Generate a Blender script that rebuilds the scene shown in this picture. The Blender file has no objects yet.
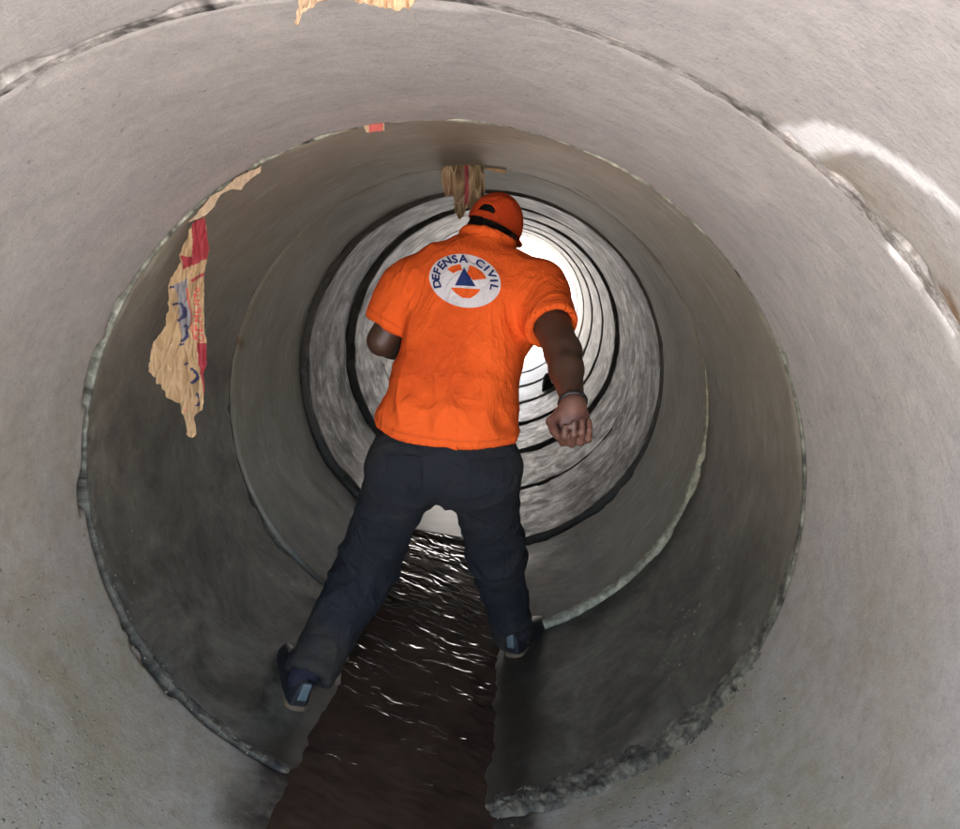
import bpy, bmesh, math, random
import numpy as np
from mathutils import Vector, Matrix
from mathutils.bvhtree import BVHTree

# ------------------------------------------------------------------ camera
R = 0.8                                   # inner radius of the concrete pipe, metres
PW, PH, F = 960.0, 829.0, 760.0           # photograph size and focal length, pixels
VX, VY, ROLL = 525.1, 254.7, math.radians(10)
_a = np.array([(VX-PW/2)/F, (PH/2-VY)/F, -1.0]); _a /= np.linalg.norm(_a)
_u0 = np.array([0, 1.0, 0])-_a[1]*_a; _u0 /= np.linalg.norm(_u0); _r0 = np.cross(_a, _u0)
_u = math.cos(ROLL)*_u0+math.sin(ROLL)*_r0; _r = np.cross(_a, _u)
_off = .25*_r0+.668*_u0
CAM = np.array([_off@_r, 0, _off@_u])*R
M3 = np.array([_r, _a, _u])               # camera space -> world

def pt(x, y, D):
    """world point seen at photograph pixel (x, y) on the cross-section plane Y = D of the pipe"""
    w = M3@np.array([(x-PW/2)/F, (PH/2-y)/F, -1.0])
    return CAM+w/w[1]*D
def wallpt(x, y):
    """world point where the ray of a pixel meets the pipe wall"""
    w = M3@np.array([(x-PW/2)/F, (PH/2-y)/F, -1.0]); w = w/w[1]
    A = w[0]**2+w[2]**2; B = 2*(CAM[0]*w[0]+CAM[2]*w[2]); c = CAM[0]**2+CAM[2]**2-R*R
    return CAM+w*(-B+math.sqrt(B*B-4*A*c))/2/A

sc = bpy.context.scene
col = sc.collection
cd = bpy.data.cameras.new('camera'); cam = bpy.data.objects.new('camera', cd); col.objects.link(cam)
cd.sensor_width = 36; cd.sensor_fit = 'HORIZONTAL'; cd.lens = 36*F/PW; cd.clip_start = .02; cd.clip_end = 3000
mw = Matrix.Identity(4)
for i in range(3):
    for j in range(3): mw[i][j] = M3[i][j]
    mw[i][3] = CAM[i]
cam.matrix_world = mw
sc.camera = cam
# ------------------------------------------------------------------ light
SUN_EL, SUN_AZ = math.radians(58), math.radians(72)      # azimuth from +Y towards +X
world = bpy.data.worlds.new('World'); sc.world = world; world.use_nodes = True
nt = world.node_tree; sky = nt.nodes.new('ShaderNodeTexSky'); sky.sky_type = 'NISHITA'; sky.sun_disc = False
sky.sun_elevation = SUN_EL; sky.sun_rotation = SUN_AZ; sky.air_density = 1.0; sky.dust_density = 4.0; sky.ozone_density = .6
bg = nt.nodes['Background']; nt.links.new(sky.outputs[0], bg.inputs[0]); bg.inputs[1].default_value = 0.15
ld = bpy.data.lights.new('sun', 'SUN'); sun = bpy.data.objects.new('sun', ld); col.objects.link(sun)
ld.energy = 4.0; ld.angle = math.radians(.5); ld.color = (1, .95, .87)
sd = Vector((math.cos(SUN_EL)*math.sin(SUN_AZ), math.cos(SUN_EL)*math.cos(SUN_AZ), math.sin(SUN_EL)))
sun.rotation_euler = sd.to_track_quat('Z', 'Y').to_euler()
sc.view_settings.view_transform = 'Standard'; sc.view_settings.look = 'None'
sc.view_settings.gamma = 1; sc.view_settings.use_curve_mapping = False
sc.view_settings.exposure = 3.85
sc.cycles.use_denoising = True
sc.cycles.max_bounces = 12; sc.cycles.diffuse_bounces = 7; sc.cycles.glossy_bounces = 5
sc.cycles.caustics_reflective = False; sc.cycles.caustics_refractive = False

# ------------------------------------------------------------------ helpers
rng = np.random.default_rng(7); random.seed(7)
_perm = np.random.default_rng(3).permutation(256); _perm = np.concatenate([_perm, _perm, _perm])
_gr = np.random.default_rng(5).normal(size=(256, 3)); _gr /= np.linalg.norm(_gr, axis=1)[:, None]
def pn(P):
    """gradient noise, about -0.7..0.7, for an array of points (..., 3)"""
    P = np.asarray(P, float); sh = P.shape[:-1]; P = P.reshape(-1, 3)
    I = np.floor(P).astype(int); f = P-I; I &= 255; w = f*f*f*(f*(f*6-15)+10)
    out = 0
    for dx in (0, 1):
        for dy in (0, 1):
            for dz in (0, 1):
                h = _perm[_perm[_perm[(I[:, 0]+dx) & 255]+((I[:, 1]+dy) & 255)]+((I[:, 2]+dz) & 255)]
                g = _gr[h]
                d = g[:, 0]*(f[:, 0]-dx)+g[:, 1]*(f[:, 1]-dy)+g[:, 2]*(f[:, 2]-dz)
                out = out+d*(w[:, 0] if dx else 1-w[:, 0])*(w[:, 1] if dy else 1-w[:, 1])*(w[:, 2] if dz else 1-w[:, 2])
    return out.reshape(sh)
def fbm(P, o=4, g=.5):
    P = np.asarray(P, float); s = 0; a = 1
    for i in range(o):
        s = s+a*pn(P*2**i+17.3*i); a *= g
    return s
def sstep(a, b, x):
    t = np.clip((x-a)/(b-a), 0, 1); return t*t*(3-2*t)

def mesh_obj(name, verts, faces, mat=None, parent=None, smooth=True, attrs=None, mats=None, fm=None):
    me = bpy.data.meshes.new(name)
    verts = np.asarray(verts, np.float32); faces = np.asarray(faces, np.int32)
    n = faces.shape[1]
    me.vertices.add(len(verts)); me.vertices.foreach_set('co', verts.ravel())
    me.loops.add(faces.size); me.loops.foreach_set('vertex_index', faces.ravel())
    me.polygons.add(len(faces)); me.polygons.foreach_set('loop_start', np.arange(0, faces.size, n, dtype=np.int32))
    me.polygons.foreach_set('loop_total', np.full(len(faces), n, np.int32))
    me.update(calc_edges=True); me.validate()
    me.polygons.foreach_set('use_smooth', np.full(len(me.polygons), smooth))
    for k, v in (attrs or {}).items():
        v = np.asarray(v, np.float32)
        if v.ndim == 2 and v.shape[1] == 3:
            at = me.attributes.new(k, 'FLOAT_VECTOR', 'POINT'); at.data.foreach_set('vector', v.ravel())
        elif v.ndim == 2:
            at = me.attributes.new(k, 'FLOAT_COLOR', 'POINT'); at.data.foreach_set('color', v.ravel())
        else:
            at = me.attributes.new(k, 'FLOAT', 'POINT'); at.data.foreach_set('value', v)
    for m in (mats or ([mat] if mat else [])): me.materials.append(m)
    if fm is not None: me.polygons.foreach_set('material_index', np.asarray(fm, np.int32))
    o = bpy.data.objects.new(name, me); col.objects.link(o); o.parent = parent
    return o
def tag(o, label=None, cat=None, group=None, kind=None):
    for k, v in (('label', label), ('category', cat), ('group', group), ('kind', kind)):
        if v: o[k] = v
    return o
def empty(name, loc=(0, 0, 0)):
    o = bpy.data.objects.new(name, None); col.objects.link(o); o.location = loc; o.empty_display_size = .1; return o
def adopt(root, parts):
    """parent world-space parts under a root that has a location, keeping them where they are"""
    for p in parts:
        p.parent = root
        p.matrix_parent_inverse = Matrix.Translation(root.location).inverted()
def gridfaces(nu, nv, wrap=False, base=0):
    i = np.arange(nu if wrap else nu-1)[:, None]; j = np.arange(nv-1)[None, :]
    a = i*nv+j; b = ((i+1) % nu)*nv+j
    return np.stack([a, b, b+1, a+1], -1).reshape(-1, 4)+base

# ------------------------------------------------------------------ materials
class G:
    """small node-graph writer"""
    def __init__(s, name):
        s.m = bpy.data.materials.new(name); s.m.use_nodes = True; s.t = s.m.node_tree
        s.b = s.t.nodes['Principled BSDF']
    def n(s, typ, ins=None, **kw):
        x = s.t.nodes.new(typ)
        for k, v in kw.items(): setattr(x, k, v)
        for k, v in (ins or {}).items():
            if isinstance(v, bpy.types.NodeSocket): s.t.links.new(v, x.inputs[k])
            else: x.inputs[k].default_value = v
        return x
    def attr(s, name, out='Fac'): return s.n('ShaderNodeAttribute', attribute_name=name).outputs[out]
    def math(s, op, a, b=0.0, clamp=False):
        return s.n('ShaderNodeMath', {0: a, 1: b}, operation=op, use_clamp=clamp).outputs[0]
    def vmul(s, v, k): return s.n('ShaderNodeVectorMath', {0: v, 1: k}, operation='MULTIPLY').outputs[0]
    def noise(s, v, scale, detail=4, rough=.55, dist=0.0):
        return s.n('ShaderNodeTexNoise', {'Vector': v, 'Scale': scale, 'Detail': detail, 'Roughness': rough, 'Distortion': dist}).outputs[0]
    def remap(s, v, a, b, c=0.0, d=1.0):
        return s.n('ShaderNodeMapRange', {0: v, 1: a, 2: b, 3: c, 4: d}).outputs[0]
    def mix(s, f, a, b, blend='MIX'):
        x = s.t.nodes.new('ShaderNodeMix'); x.data_type = 'RGBA'; x.blend_type = blend
        for i, v in ((0, f), (6, a), (7, b)):
            if isinstance(v, bpy.types.NodeSocket): s.t.links.new(v, x.inputs[i])
            else: x.inputs[i].default_value = v if i == 0 else (*v[:3], 1)
        return x.outputs[2]
    def set(s, k, v):
        if isinstance(v, bpy.types.NodeSocket): s.t.links.new(v, s.b.inputs[k])
        else: s.b.inputs[k].default_value = (*v, 1) if isinstance(v, tuple) and len(v) == 3 else v
    def bump(s, h, strength, dist):
        s.set('Normal', s.n('ShaderNodeBump', {'Height': h, 'Strength': strength, 'Distance': dist}).outputs[0])

def concrete_mat(name, ca, cb, cdamp, scuff_glint=.2, rough=.8, gloss=.0, contrast=1.0, k=1.0, dash=(9.0, 34), lines=.12, tint=.0, scol=(.66, .645, .63)):
    g = G(name); c = g.vmul(g.attr('cyl', 'Vector'), (k, k, 1)); damp = g.attr('damp'); lime = g.attr('lime'); rust = g.attr('rust'); mud = g.attr('mud')
    big = g.noise(c, 1.6, 6, .62, .5); patch = g.noise(c, 5.0, 9, .68, .8); mid = g.noise(c, 14, 8, .7, .3); fine = g.noise(c, 170, 5, .75)
    smear = g.noise(g.vmul(c, (2.2, 9, 1)), 1.0, 9, .72, .9)             # wiped cement skin
    line = g.noise(g.vmul(c, (4.0, 85, 1)), 1.0, 5, .75)                 # trowel lines round the bore
    dash = g.noise(g.vmul(c, (*dash, 1)), 1.0, 8, .74, .25)
    hue = g.noise(c, 1.1, 7, .6, .8)
    dk = lambda k: tuple(x*k for x in ca)
    co = g.mix(g.remap(big, .35, .65), ca, cb)
    co = g.mix(g.math('MULTIPLY', g.remap(hue, .46, .66, 0, tint), g.math('ADD', g.math('MULTIPLY', damp, .9), .2)), co, (.42, .355, .255)); co = g.mix(g.math('MULTIPLY', g.remap(hue, .44, .28, 0, tint), g.math('ADD', g.math('MULTIPLY', damp, .9), .2)), co, (.36, .36, .29))
    co = g.mix(g.remap(smear, .42, .68, 0, .34*contrast), co, dk(.70))
    co = g.mix(g.remap(patch, .50, .66, 0, .40), co, tuple(min(.8, x*1.28) for x in cb))
    co = g.mix(g.remap(mid, .52, .72, 0, .45*contrast), co, dk(.55))
    co = g.mix(g.math('MULTIPLY', g.remap(dash, .50, .62), g.remap(patch, .40, .60, .15*scuff_glint, scuff_glint)), co, scol)  # pale dashes: trowel scuffs and wet glints, both put into the colour
    co = g.mix(g.remap(line, .50, .30, 0, lines), co, dk(.4))
    co = g.mix(g.remap(fine, .50, .72, 0, .26), co, dk(.40))
    grain = g.noise(c, 38, 9, .8)
    co = g.mix(g.remap(grain, .50, .68, 0, .42), co, dk(.55)); co = g.mix(g.remap(grain, .48, .32, 0, .30), co, tuple(min(.8, x*1.3) for x in cb))
    co = g.mix(g.remap(g.noise(c, 48, 3, .6), .66, .72, 0, .5), co, dk(.30))
    dm = g.math('MULTIPLY', damp, g.remap(g.noise(c, 4, 8, .68, .7), .30, .62, .45, 1.0), True)
    co = g.mix(dm, co, cdamp)
    co = g.mix(g.math('MULTIPLY', dm, g.remap(g.noise(c, 26, 8, .75), .48, .70, 0, .6)), co, tuple(x*.38 for x in cdamp))
    co = g.mix(g.math('MULTIPLY', dm, g.remap(g.noise(c, 70, 5, .7), .60, .72, 0, .5)), co, tuple(min(.6, x*2.1) for x in cdamp))
    vor = g.n('ShaderNodeTexVoronoi', {'Vector': c, 'Scale': 24.0, 'Randomness': 1.0}).outputs
    pit = g.math('MULTIPLY', g.remap(vor['Distance'], .15, .05), g.remap(vor['Color'], .90, .99))   # scattered blow holes
    co = g.mix(g.math('MULTIPLY', pit, .7), co, dk(.2))
    co = g.mix(g.math('MULTIPLY', rust, g.remap(mid, .3, .55)), co, (.17, .095, .045))
    lm = g.math('MULTIPLY', lime, g.remap(g.noise(c, 12, 8, .75, .5), .30, .44), True)
    co = g.mix(lm, co, (.80, .80, .82))
    md = g.math('MULTIPLY', mud, g.remap(g.noise(c, 18, 8, .72, .4), .30, .5, .6, 1.0), True)
    co = g.mix(md, co, (.030, .022, .014))
    g.set('Base Color', co)
    rg = g.math('SUBTRACT', rough, g.math('MULTIPLY', g.remap(patch, .40, .62), gloss))
    rg = g.math('SUBTRACT', rg, g.math('MULTIPLY', dm, .12)); rg = g.math('SUBTRACT', rg, g.math('MULTIPLY', md, .08)); g.set('Roughness', g.math('MAXIMUM', rg, .2))
    v2 = g.n('ShaderNodeTexVoronoi', {'Vector': c, 'Scale': 62.0, 'Randomness': 1.0}).outputs
    grit = g.math('MULTIPLY', g.math('MULTIPLY', g.remap(v2['Distance'], .40, .05), g.remap(v2['Color'], .74, .95)), g.math('ADD', g.math('MULTIPLY', damp, 1.0), .04))
    h = g.math('ADD', g.math('MULTIPLY', mid, .9), g.math('ADD', g.math('MULTIPLY', fine, .45), g.math('MULTIPLY', grain, .7)))
    h = g.math('ADD', h, g.math('MULTIPLY', line, lines*.9)); h = g.math('ADD', h, g.math('MULTIPLY', grit, .32)); h = g.math('ADD', h, g.math('MULTIPLY', smear, .28))
    h = g.math('SUBTRACT', h, g.math('MULTIPLY', pit, .9)); g.bump(h, .5, .007)
    return g.m
CON_NEAR = concrete_mat('concrete_near', (.405, .388, .39), (.44, .42, .405), (.22, .180, .092), .12, tint=.55, lines=.06)
CON_MID = concrete_mat('concrete_mid', (.32, .285, .225), (.18, .17, .125), (.020, .018, .011), .20, .75, .10, tint=.25)  # darker copy: dimness further in is put into its colours
CON_DIM = concrete_mat('concrete_dim', (.065, .058, .048), (.085, .076, .063), (.04, .035, .027), .62, .72, .22, 1.1, 1.6, (4.0, 38), .30, scol=(.38, .35, .31))  # dark copy for one section, shade put into the base colour
CON_FAR = concrete_mat('concrete_far', (.060, .052, .042), (.088, .077, .064), (.045, .039, .031), .46, .72, .22, 1.1, 1.8, (4.0, 38), .40, scol=(.38, .35, .31))  # wet dark concrete, darkened further against light from the far mouth
CON_END = concrete_mat('concrete_end', (.24, .222, .195), (.28, .26, .23), (.18, .165, .145), .3, .7, .1)  # paler copy: glare near the far mouth put into the base colour

def tone_mat(name, rough=.85, bump=.6, scale=60):
    g = G(name); c = g.n('ShaderNodeTexCoord').outputs['Object']; t = g.attr('tone', 'Color')
    a = g.noise(c, scale, 7, .75); b = g.noise(c, scale*.25, 5, .6)
    co = g.mix(g.remap(a, .42, .72, 0, .65), t, (.05, .045, .04)); co = g.mix(g.remap(b, .45, .7, 0, .35), co, (.35, .33, .27), 'MULTIPLY')
    g.set('Base Color', co); g.set('Roughness', rough); g.bump(a, bump, .01); return g.m
MORTAR = tone_mat('mortar')
def plain(name, c, rough=.7, scale=120, amt=.25, bump=.15, dist=.002, spec=.5):
    g = G(name); k = g.n('ShaderNodeTexCoord').outputs['Object']; a = g.noise(k, scale, 5, .65)
    g.set('Base Color', g.mix(g.remap(a, .35, .7, 0, amt), c, tuple(x*.45 for x in c)))
    g.set('Roughness', rough); g.set('Specular IOR Level', spec); g.bump(a, bump, dist); return g.m

# ------------------------------------------------------------------ the pipe
JT = [-.62, .05, .845, 1.61, 2.49, 3.32, 4.14, 4.96, 5.74, 6.55, 7.35, 8.17, 8.99]
MOUTH, JT[1] = .06, .06                       # near mouth of the pipe; JT[3] is the near big seam
OFFS = [(0, 0), (0, 0), (0, 0), (.0, .004), (.0, .006), (.006, .008), (.026, .006), (.010, .008), (.008, .010), (.004, .010), (0, .012), (.004, .012)]
def th_of(p): return math.atan2(p[0], p[2]) % (2*math.pi)             # 0 at the crown, clockwise
def angd(a, b): return np.abs((a-b+math.pi) % (2*math.pi)-math.pi)
def lobe(th, c, w): return np.exp(-(angd(th, math.radians(c))/math.radians(w))**2)
def gap(k, th):
    """open gap (metres along the pipe) of joint k at angle th"""
    if k in (0, 1, len(JT)-1): return 0*th
    if k == 2: return .006+0*th
    if k == 3: return .010+.012*lobe(th, 225, 30)
    if k == 4: return .012+.010*lobe(th, 240, 40)
    if k == 5: return .022+.03*lobe(th, 140, 45)+.02*lobe(th, 250, 40)
    if k == 6: return .024+.045*lobe(th, 262, 38)+.02*lobe(th, 160, 40)
    return .022+.022*lobe(th, 150, 60)
def polydist(s, y, line):
    """distance in the unrolled wall to a polyline of wall points"""
    P = [(th_of(p)*R, p[1]) for p in line]; d = np.full(s.shape, 9.0)
    for (x0, y0), (x1, y1) in zip(P, P[1:]):
        dx, dy = x1-x0, y1-y0; t = np.clip(((s-x0)*dx+(y-y0)*dy)/(dx*dx+dy*dy+1e-12), 0, 1)
        d = np.minimum(d, np.hypot(s-x0-t*dx, y-y0-t*dy))
    return d
LIME = [([(800, 140), (835, 136), (870, 145), (900, 165), (935, 190), (975, 225)], .022),
        ([(800, 145), (815, 165), (828, 178)], .010), ([(935, 190), (960, 215), (985, 260)], .014),
        ([(905, 262), (935, 300), (952, 335)], .014)]
RUST = [([(238, 342), (244, 350)], .018), ([(575, 190), (595, 203)], .022), ([(945, 290), (960, 320)], .012)]
PIPE_LABELS = [
 'pale concrete pipe section with a white lime streak beside its seam',
 'wide clean grey concrete pipe section framing the view, before the torn red and tan paper',
 'darker concrete pipe section with gritty floor on which the person\'s left foot stands',
 'smooth olive grey concrete pipe section behind the pale mortar bead, at the person\'s right foot',
 'dark concrete pipe section just beyond the widest black gap, pale scuffs and painted glints on its crown',
 'streaky damp concrete pipe section pushed sideways, showing a thick black crescent beside the left elbow',
 'glossy streaked concrete pipe section seen around the person\'s right hand',
 'bright streaked concrete pipe section just short of the glare-whitened end sections',
 'glare-whitened concrete pipe section holding the small dark stone',
 'glare-whitened concrete pipe section between the dark stone and the far mouth',
 'last concrete pipe section, blown out white at the far mouth']
pipes = [None]
for k in range(1, len(JT)-1):
    near = k in (1, 2, 3); nT = 560 if near else 360; nY = 84 if near else 44
    th = (np.arange(nT)/nT*2*math.pi+math.pi) % (2*math.pi)           # starts at the invert, so the wrap is under water
    th = np.arange(nT)/nT*2*math.pi
    v = np.linspace(0, 1, nY); v = v+.06*np.sin(2*math.pi*v)*-1       # denser near the ends
    v = (v-v[0])/(v[-1]-v[0])
    T, V = np.meshgrid(th, v, indexing='ij')
    nz = lambda sc_, o, seed: fbm(np.stack([np.cos(T)*R*sc_, np.sin(T)*R*sc_, V*.8*sc_+seed], -1), o)
    jt = .004 if k < 5 else .016
    y0 = JT[k]+gap(k, T)/2+jt*nz(7, 4, k*5+1); y1 = JT[k+1]-gap(k+1, T)/2+jt*nz(7, 4, k*5+9)
    if k == 1: y0 = MOUTH+0*T
    if k == len(JT)-2: y1 = JT[-1]+0*T
    Y = y0+(y1-y0)*V
    e = np.minimum(Y-y0, y1-Y)
    r = R+.0045*nz(1.6, 3, k*3.1)+.0012*nz(9, 3, k*7.7)
    r = r-sstep(.95, .30, np.abs(T-math.pi))*(.002+.016*np.maximum(0, nz(2.6, 4, k*2.3+8)+.08)+.0012*nz(26, 3, k+4.))*(1 if k <= 4 else 0)
    chip = np.maximum(0, nz(6, 4, k*1.9+50)-.12)
    r = r+np.clip(.010-e, 0, .01)*.7+chip*.10*sstep(.035, 0, e)
    ox, oz = OFFS[k]
    X, Z = ox+r*np.sin(T), oz+r*np.cos(T)
    if k >= 5:                                                        # laid a little proud
        pr = .007+.007*(k-4); X, Z = ox+(r-pr)*np.sin(T), oz+(r-pr)*np.cos(T)
    inner = np.stack([X, Y, Z], -1).reshape(-1, 3)
    ro = R+.12
    outer = np.stack([np.stack([ox+ro*np.sin(T[:, c]), Y[:, c], oz+ro*np.cos(T[:, c])], -1) for c in (0, -1)], 1).reshape(-1, 3)
    fi = gridfaces(nT, nY, True)
    fo = gridfaces(nT, 2, True, nT*nY)[:, ::-1]
    i = np.arange(nT); i2 = (i+1) % nT; b = nT*nY
    e0 = np.stack([i*nY, i2*nY, b+i2*2, b+i*2], -1)[:, ::-1]; e1 = np.stack([i*nY+nY-1, i2*nY+nY-1, b+i2*2+1, b+i*2+1], -1)
    S = T*R
    zz = Z
    damp = sstep(.55, -.45, zz+.18*nz(2.2, 5, k+30)) if k <= 3 else sstep(-.45, -.74, zz+.12*nz(2.2, 4, k+30))  # damp stain; shade low in the bore is put into the mask too
    if k == 3: damp = np.maximum(damp, .95*sstep(.25, -.40, zz-.30*np.sin(T)*-1*.9+.10*nz(1.5, 4, 77)))
    if k == 2: damp = np.maximum(damp*.8, .8*sstep(.05, .0, JT[3]-Y)*sstep(.3, -.3, zz))
    lime = 0*T; rust = 0*T
    mud = sstep(-.690, -.745, zz+.07*nz(3.0, 5, k+3.)-.020*sstep(0, .3, np.sin(T))) if k in (2, 3, 4) else 0*T
    for line, w in LIME:
        if k in (1, 2):
            d = polydist(S, Y, [wallpt(*q) for q in line])+.030*nz(5, 5, 3.3); lime = np.maximum(lime, sstep(w*1.2, w*.75, d))
    if k == 1:
        d = polydist(S, Y, [wallpt(*q) for q in [(845, 172), (880, 205), (925, 262), (965, 320)]])+.06*nz(4, 5, 6.1); damp = np.maximum(damp, .42*sstep(.075, .02, d))
    for line, w in RUST:
        d = polydist(S, Y, [wallpt(*q) for q in line])+.010*nz(14, 4, 8.3); rust = np.maximum(rust, sstep(w, w*.3, d))
    pad = lambda A: np.concatenate([A.reshape(-1), np.zeros(nT*2)])
    cyl = np.concatenate([np.stack([np.abs((S+math.pi*R) % (2*math.pi*R)-math.pi*R)*np.where(T > math.pi, -1, 1)+k*11.7, Y, 0*S], -1).reshape(-1, 3),
                          outer])
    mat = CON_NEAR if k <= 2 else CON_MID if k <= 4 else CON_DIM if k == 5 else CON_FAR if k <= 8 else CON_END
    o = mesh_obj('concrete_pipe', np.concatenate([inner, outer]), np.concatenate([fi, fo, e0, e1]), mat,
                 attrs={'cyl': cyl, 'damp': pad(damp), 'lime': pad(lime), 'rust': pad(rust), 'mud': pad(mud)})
    tag(o, PIPE_LABELS[k-1], 'pipe', 'concrete pipe sections laid end to end'); pipes.append(o)

def mortar(k, width, height, rough, tone, nT=900, nV=26, seed=0.0, groove=None, tv=1.5):
    """ring of mortar in joint k; width, height, rough, groove: functions of the angle; tone(T, V, n) -> rgb"""
    th = np.arange(nT)/nT*2*math.pi; T, V = np.meshgrid(th, np.linspace(-1, 1, nV), indexing='ij')
    w, h, ro = width(T), height(T), rough(T)
    P = np.stack([np.sin(T)*R, np.cos(T)*R, JT[k]+V*w/2+seed], -1)
    n = fbm(P*14, 3, .6); n2 = fbm(P*48, 4, .68); n3 = 1-2*np.abs(pn(P*30+9)); clod = np.maximum(0, pn(P*38+21)-.12)
    prof = 1-np.abs(V)**3
    edge = w*(.55*pn(P*9+5)+.45*pn(P*27)+.3*pn(P*70))*np.minimum(1, ro*40)
    hh = h*prof*(1+.6*n)+ro*(n*.8+n2*.85+.35*n3+2.2*clod)*(1-V**4)-.024*sstep(.72, 1, np.abs(V))
    if groove: hh = hh-groove(T)*sstep(-.15, -.5, V+.3*pn(P*20))
    ox = (OFFS[k-1][0]+OFFS[k][0])/2; oz = (OFFS[k-1][1]+OFFS[k][1])/2
    Y = JT[k]+V*w/2+edge*V+.004*pn(P*5+9)
    r = R-hh
    v = np.stack([ox+r*np.sin(T), Y, oz+r*np.cos(T)], -1).reshape(-1, 3)
    n4 = fbm(P*22+31, 5, .65); t = np.clip(tone(T, V, n2)*(1+tv*n4)[..., None], .012, .8); t = np.concatenate([t.reshape(-1, 3), np.ones((nT*nV, 1))], 1)
    return mesh_obj('mortar_seam', v, gridfaces(nT, nV, True), MORTAR, pipes[k-1], attrs={'tone': t})
def blend(*cw):
    tot = sum(w for c, w in cw)+1e-6; return sum(np.asarray(c)*(w/tot)[..., None] for c, w in cw)
pale, green, dark, crust = (.46, .44, .38), (.40, .42, .34), (.05, .045, .035), (.10, .082, .05)
one = lambda T: 0*T+1
mortar(2, lambda T: .020+.012*lobe(T, 30, 40)+.006*pn(np.stack([np.sin(T)*6, np.cos(T)*6, 0*T], -1)), lambda T: -.002+.001*lobe(T, 25, 25), lambda T: .0013+.0014*lobe(T, 40, 30),
       lambda T, V, n: blend(((.41, .39, .38), one(T)), ((.15, .125, .10), (.3+1.3*lobe(T, 40, 30))*sstep(.05, .35, n))), 1400, 20)
mortar(3, lambda T: .013+.020*lobe(T, 215, 24)+.16*lobe(T, 150, 30)+.06*lobe(T, 112, 24),
       lambda T: .0+.003*lobe(T, 215, 26)+.007*lobe(T, 145, 34), lambda T: .0011+.0012*lobe(T, 250, 50)+.0055*lobe(T, 212, 22)+.0068*lobe(T, 148, 36),
       lambda T, V, n: blend((green, .3+lobe(T, 330, 60)), ((.33, .34, .30), .5*lobe(T, 285, 30)), (crust, 3*lobe(T, 150, 44)+2.2*lobe(T, 212, 30)), (dark, 2.2*lobe(T, 240, 36)+.5*lobe(T, 60, 50))), 2400, 56,
       groove=lambda T: .004+.03*lobe(T, 240, 50)+.02*lobe(T, 160, 30))
mortar(4, lambda T: .012+.020*lobe(T, 95, 32)+.044*lobe(T, 143, 30), lambda T: -.014+.024*lobe(T, 92, 36)+.030*lobe(T, 143, 30), lambda T: .001+.0014*lobe(T, 130, 50),
       lambda T, V, n: blend(((.44, .42, .30), 3*lobe(T, 120, 55)), (dark, .22*one(T))), 1400, 26, tv=.5)
for k in range(5, len(JT)-1):
    mortar(k, lambda T, k=k: gap(k, T)+.012, lambda T: -.06*one(T), lambda T: .003*one(T), lambda T, V, n: blend((dark, one(T))), 360, 12)

# ------------------------------------------------------------------ ground, bank, sky outside
g = G('earth'); kk = g.n('ShaderNodeTexCoord').outputs['Object']
na = g.noise(kk, 1.2, 8, .65); nb = g.noise(kk, 14, 6, .7)
g.set('Base Color', g.mix(g.remap(nb, .35, .7), g.mix(g.remap(na, .35, .65), (.36, .335, .32), (.27, .26, .24)), (.46, .44, .425))); g.set('Roughness', .9); g.bump(nb, .6, .05)
EARTH = g.m
def sheet(name, xs, ys, zf, mat):
    Xs, Ys = np.meshgrid(xs, ys, indexing='ij'); Zs = zf(Xs, Ys)
    return mesh_obj(name, np.stack([Xs, Ys, Zs], -1).reshape(-1, 3), gridfaces(len(xs), len(ys)), mat)
o = sheet('ground', np.concatenate([[-1500, -400, -120], np.linspace(-40, 40, 41), [120, 400, 1500]]),
          np.concatenate([[-1500, -400, -120], np.linspace(-40, 50, 46), [120, 400, 1500]]), lambda x, y: -1.0+.0*x, EARTH)
tag(o, kind='structure')
def bed(x, y): return -.90+.22*sstep(.18, .55, np.abs(x+.05*np.sin(y)))+.02*fbm(np.stack([x*2, y*2, 0*x], -1), 4)
for ya, yb in ((-9, MOUTH-.003), (JT[-1]+.003, 18)):
    tag(sheet('creek_bed', np.linspace(-9, 9, 121), np.linspace(ya, yb, 90), bed, EARTH), kind='structure')
# pale slope added beyond the far mouth to reflect sunlight down the bore
g = G('bounce_slope_pale'); kk = g.n('ShaderNodeTexCoord').outputs['Object']; na = g.noise(kk, .9, 8, .65); nb = g.noise(kk, 9, 6, .7)
g.set('Base Color', g.mix(g.remap(nb, .35, .7, 0, .6), g.mix(g.remap(na, .35, .65), (.64, .61, .56), (.55, .52, .47)), (.44, .41, .36))); g.set('Roughness', .9); g.bump(nb, .6, .08)
o = sheet('bounce_slope', np.linspace(-30, 30, 121), np.linspace(11.5, 26, 60), lambda x, y: -.95+6.6*sstep(11.5, 25, y)+.25*fbm(np.stack([x*.5, y*.5, 0*x], -1), 4)*sstep(11.5, 14, y), g.m)
tag(o, kind='structure')
# unseen earth bank round the pipe, put in only to block light
nT = 96; th = np.arange(nT)/nT*2*math.pi; vs = []; fs = []
def square(t, hx, z0, z1):
    dx, dz = np.sin(t), np.cos(t); s = np.minimum(hx/np.maximum(np.abs(dx), 1e-9), np.where(dz > 0, z1, -z0)/np.maximum(np.abs(dz), 1e-9)); return dx*s, dz*s
for yy, hole in ((MOUTH+.01, 0), (MOUTH+.01, 1), (JT[-1]-.01, 1), (JT[-1]-.01, 0)):
    if hole == 0: px, pz = square(th, 25., -1.02, 1.5)
    else: px, pz = (R+.115)*np.sin(th), (R+.115)*np.cos(th)
    vs.append(np.stack([px, 0*px+yy, pz], -1))
vs = np.concatenate(vs); i = np.arange(nT); i2 = (i+1) % nT
for a, b in ((0, 1), (1, 2), (2, 3), (3, 0)): fs.append(np.stack([a*nT+i, a*nT+i2, b*nT+i2, b*nT+i], -1))
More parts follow.
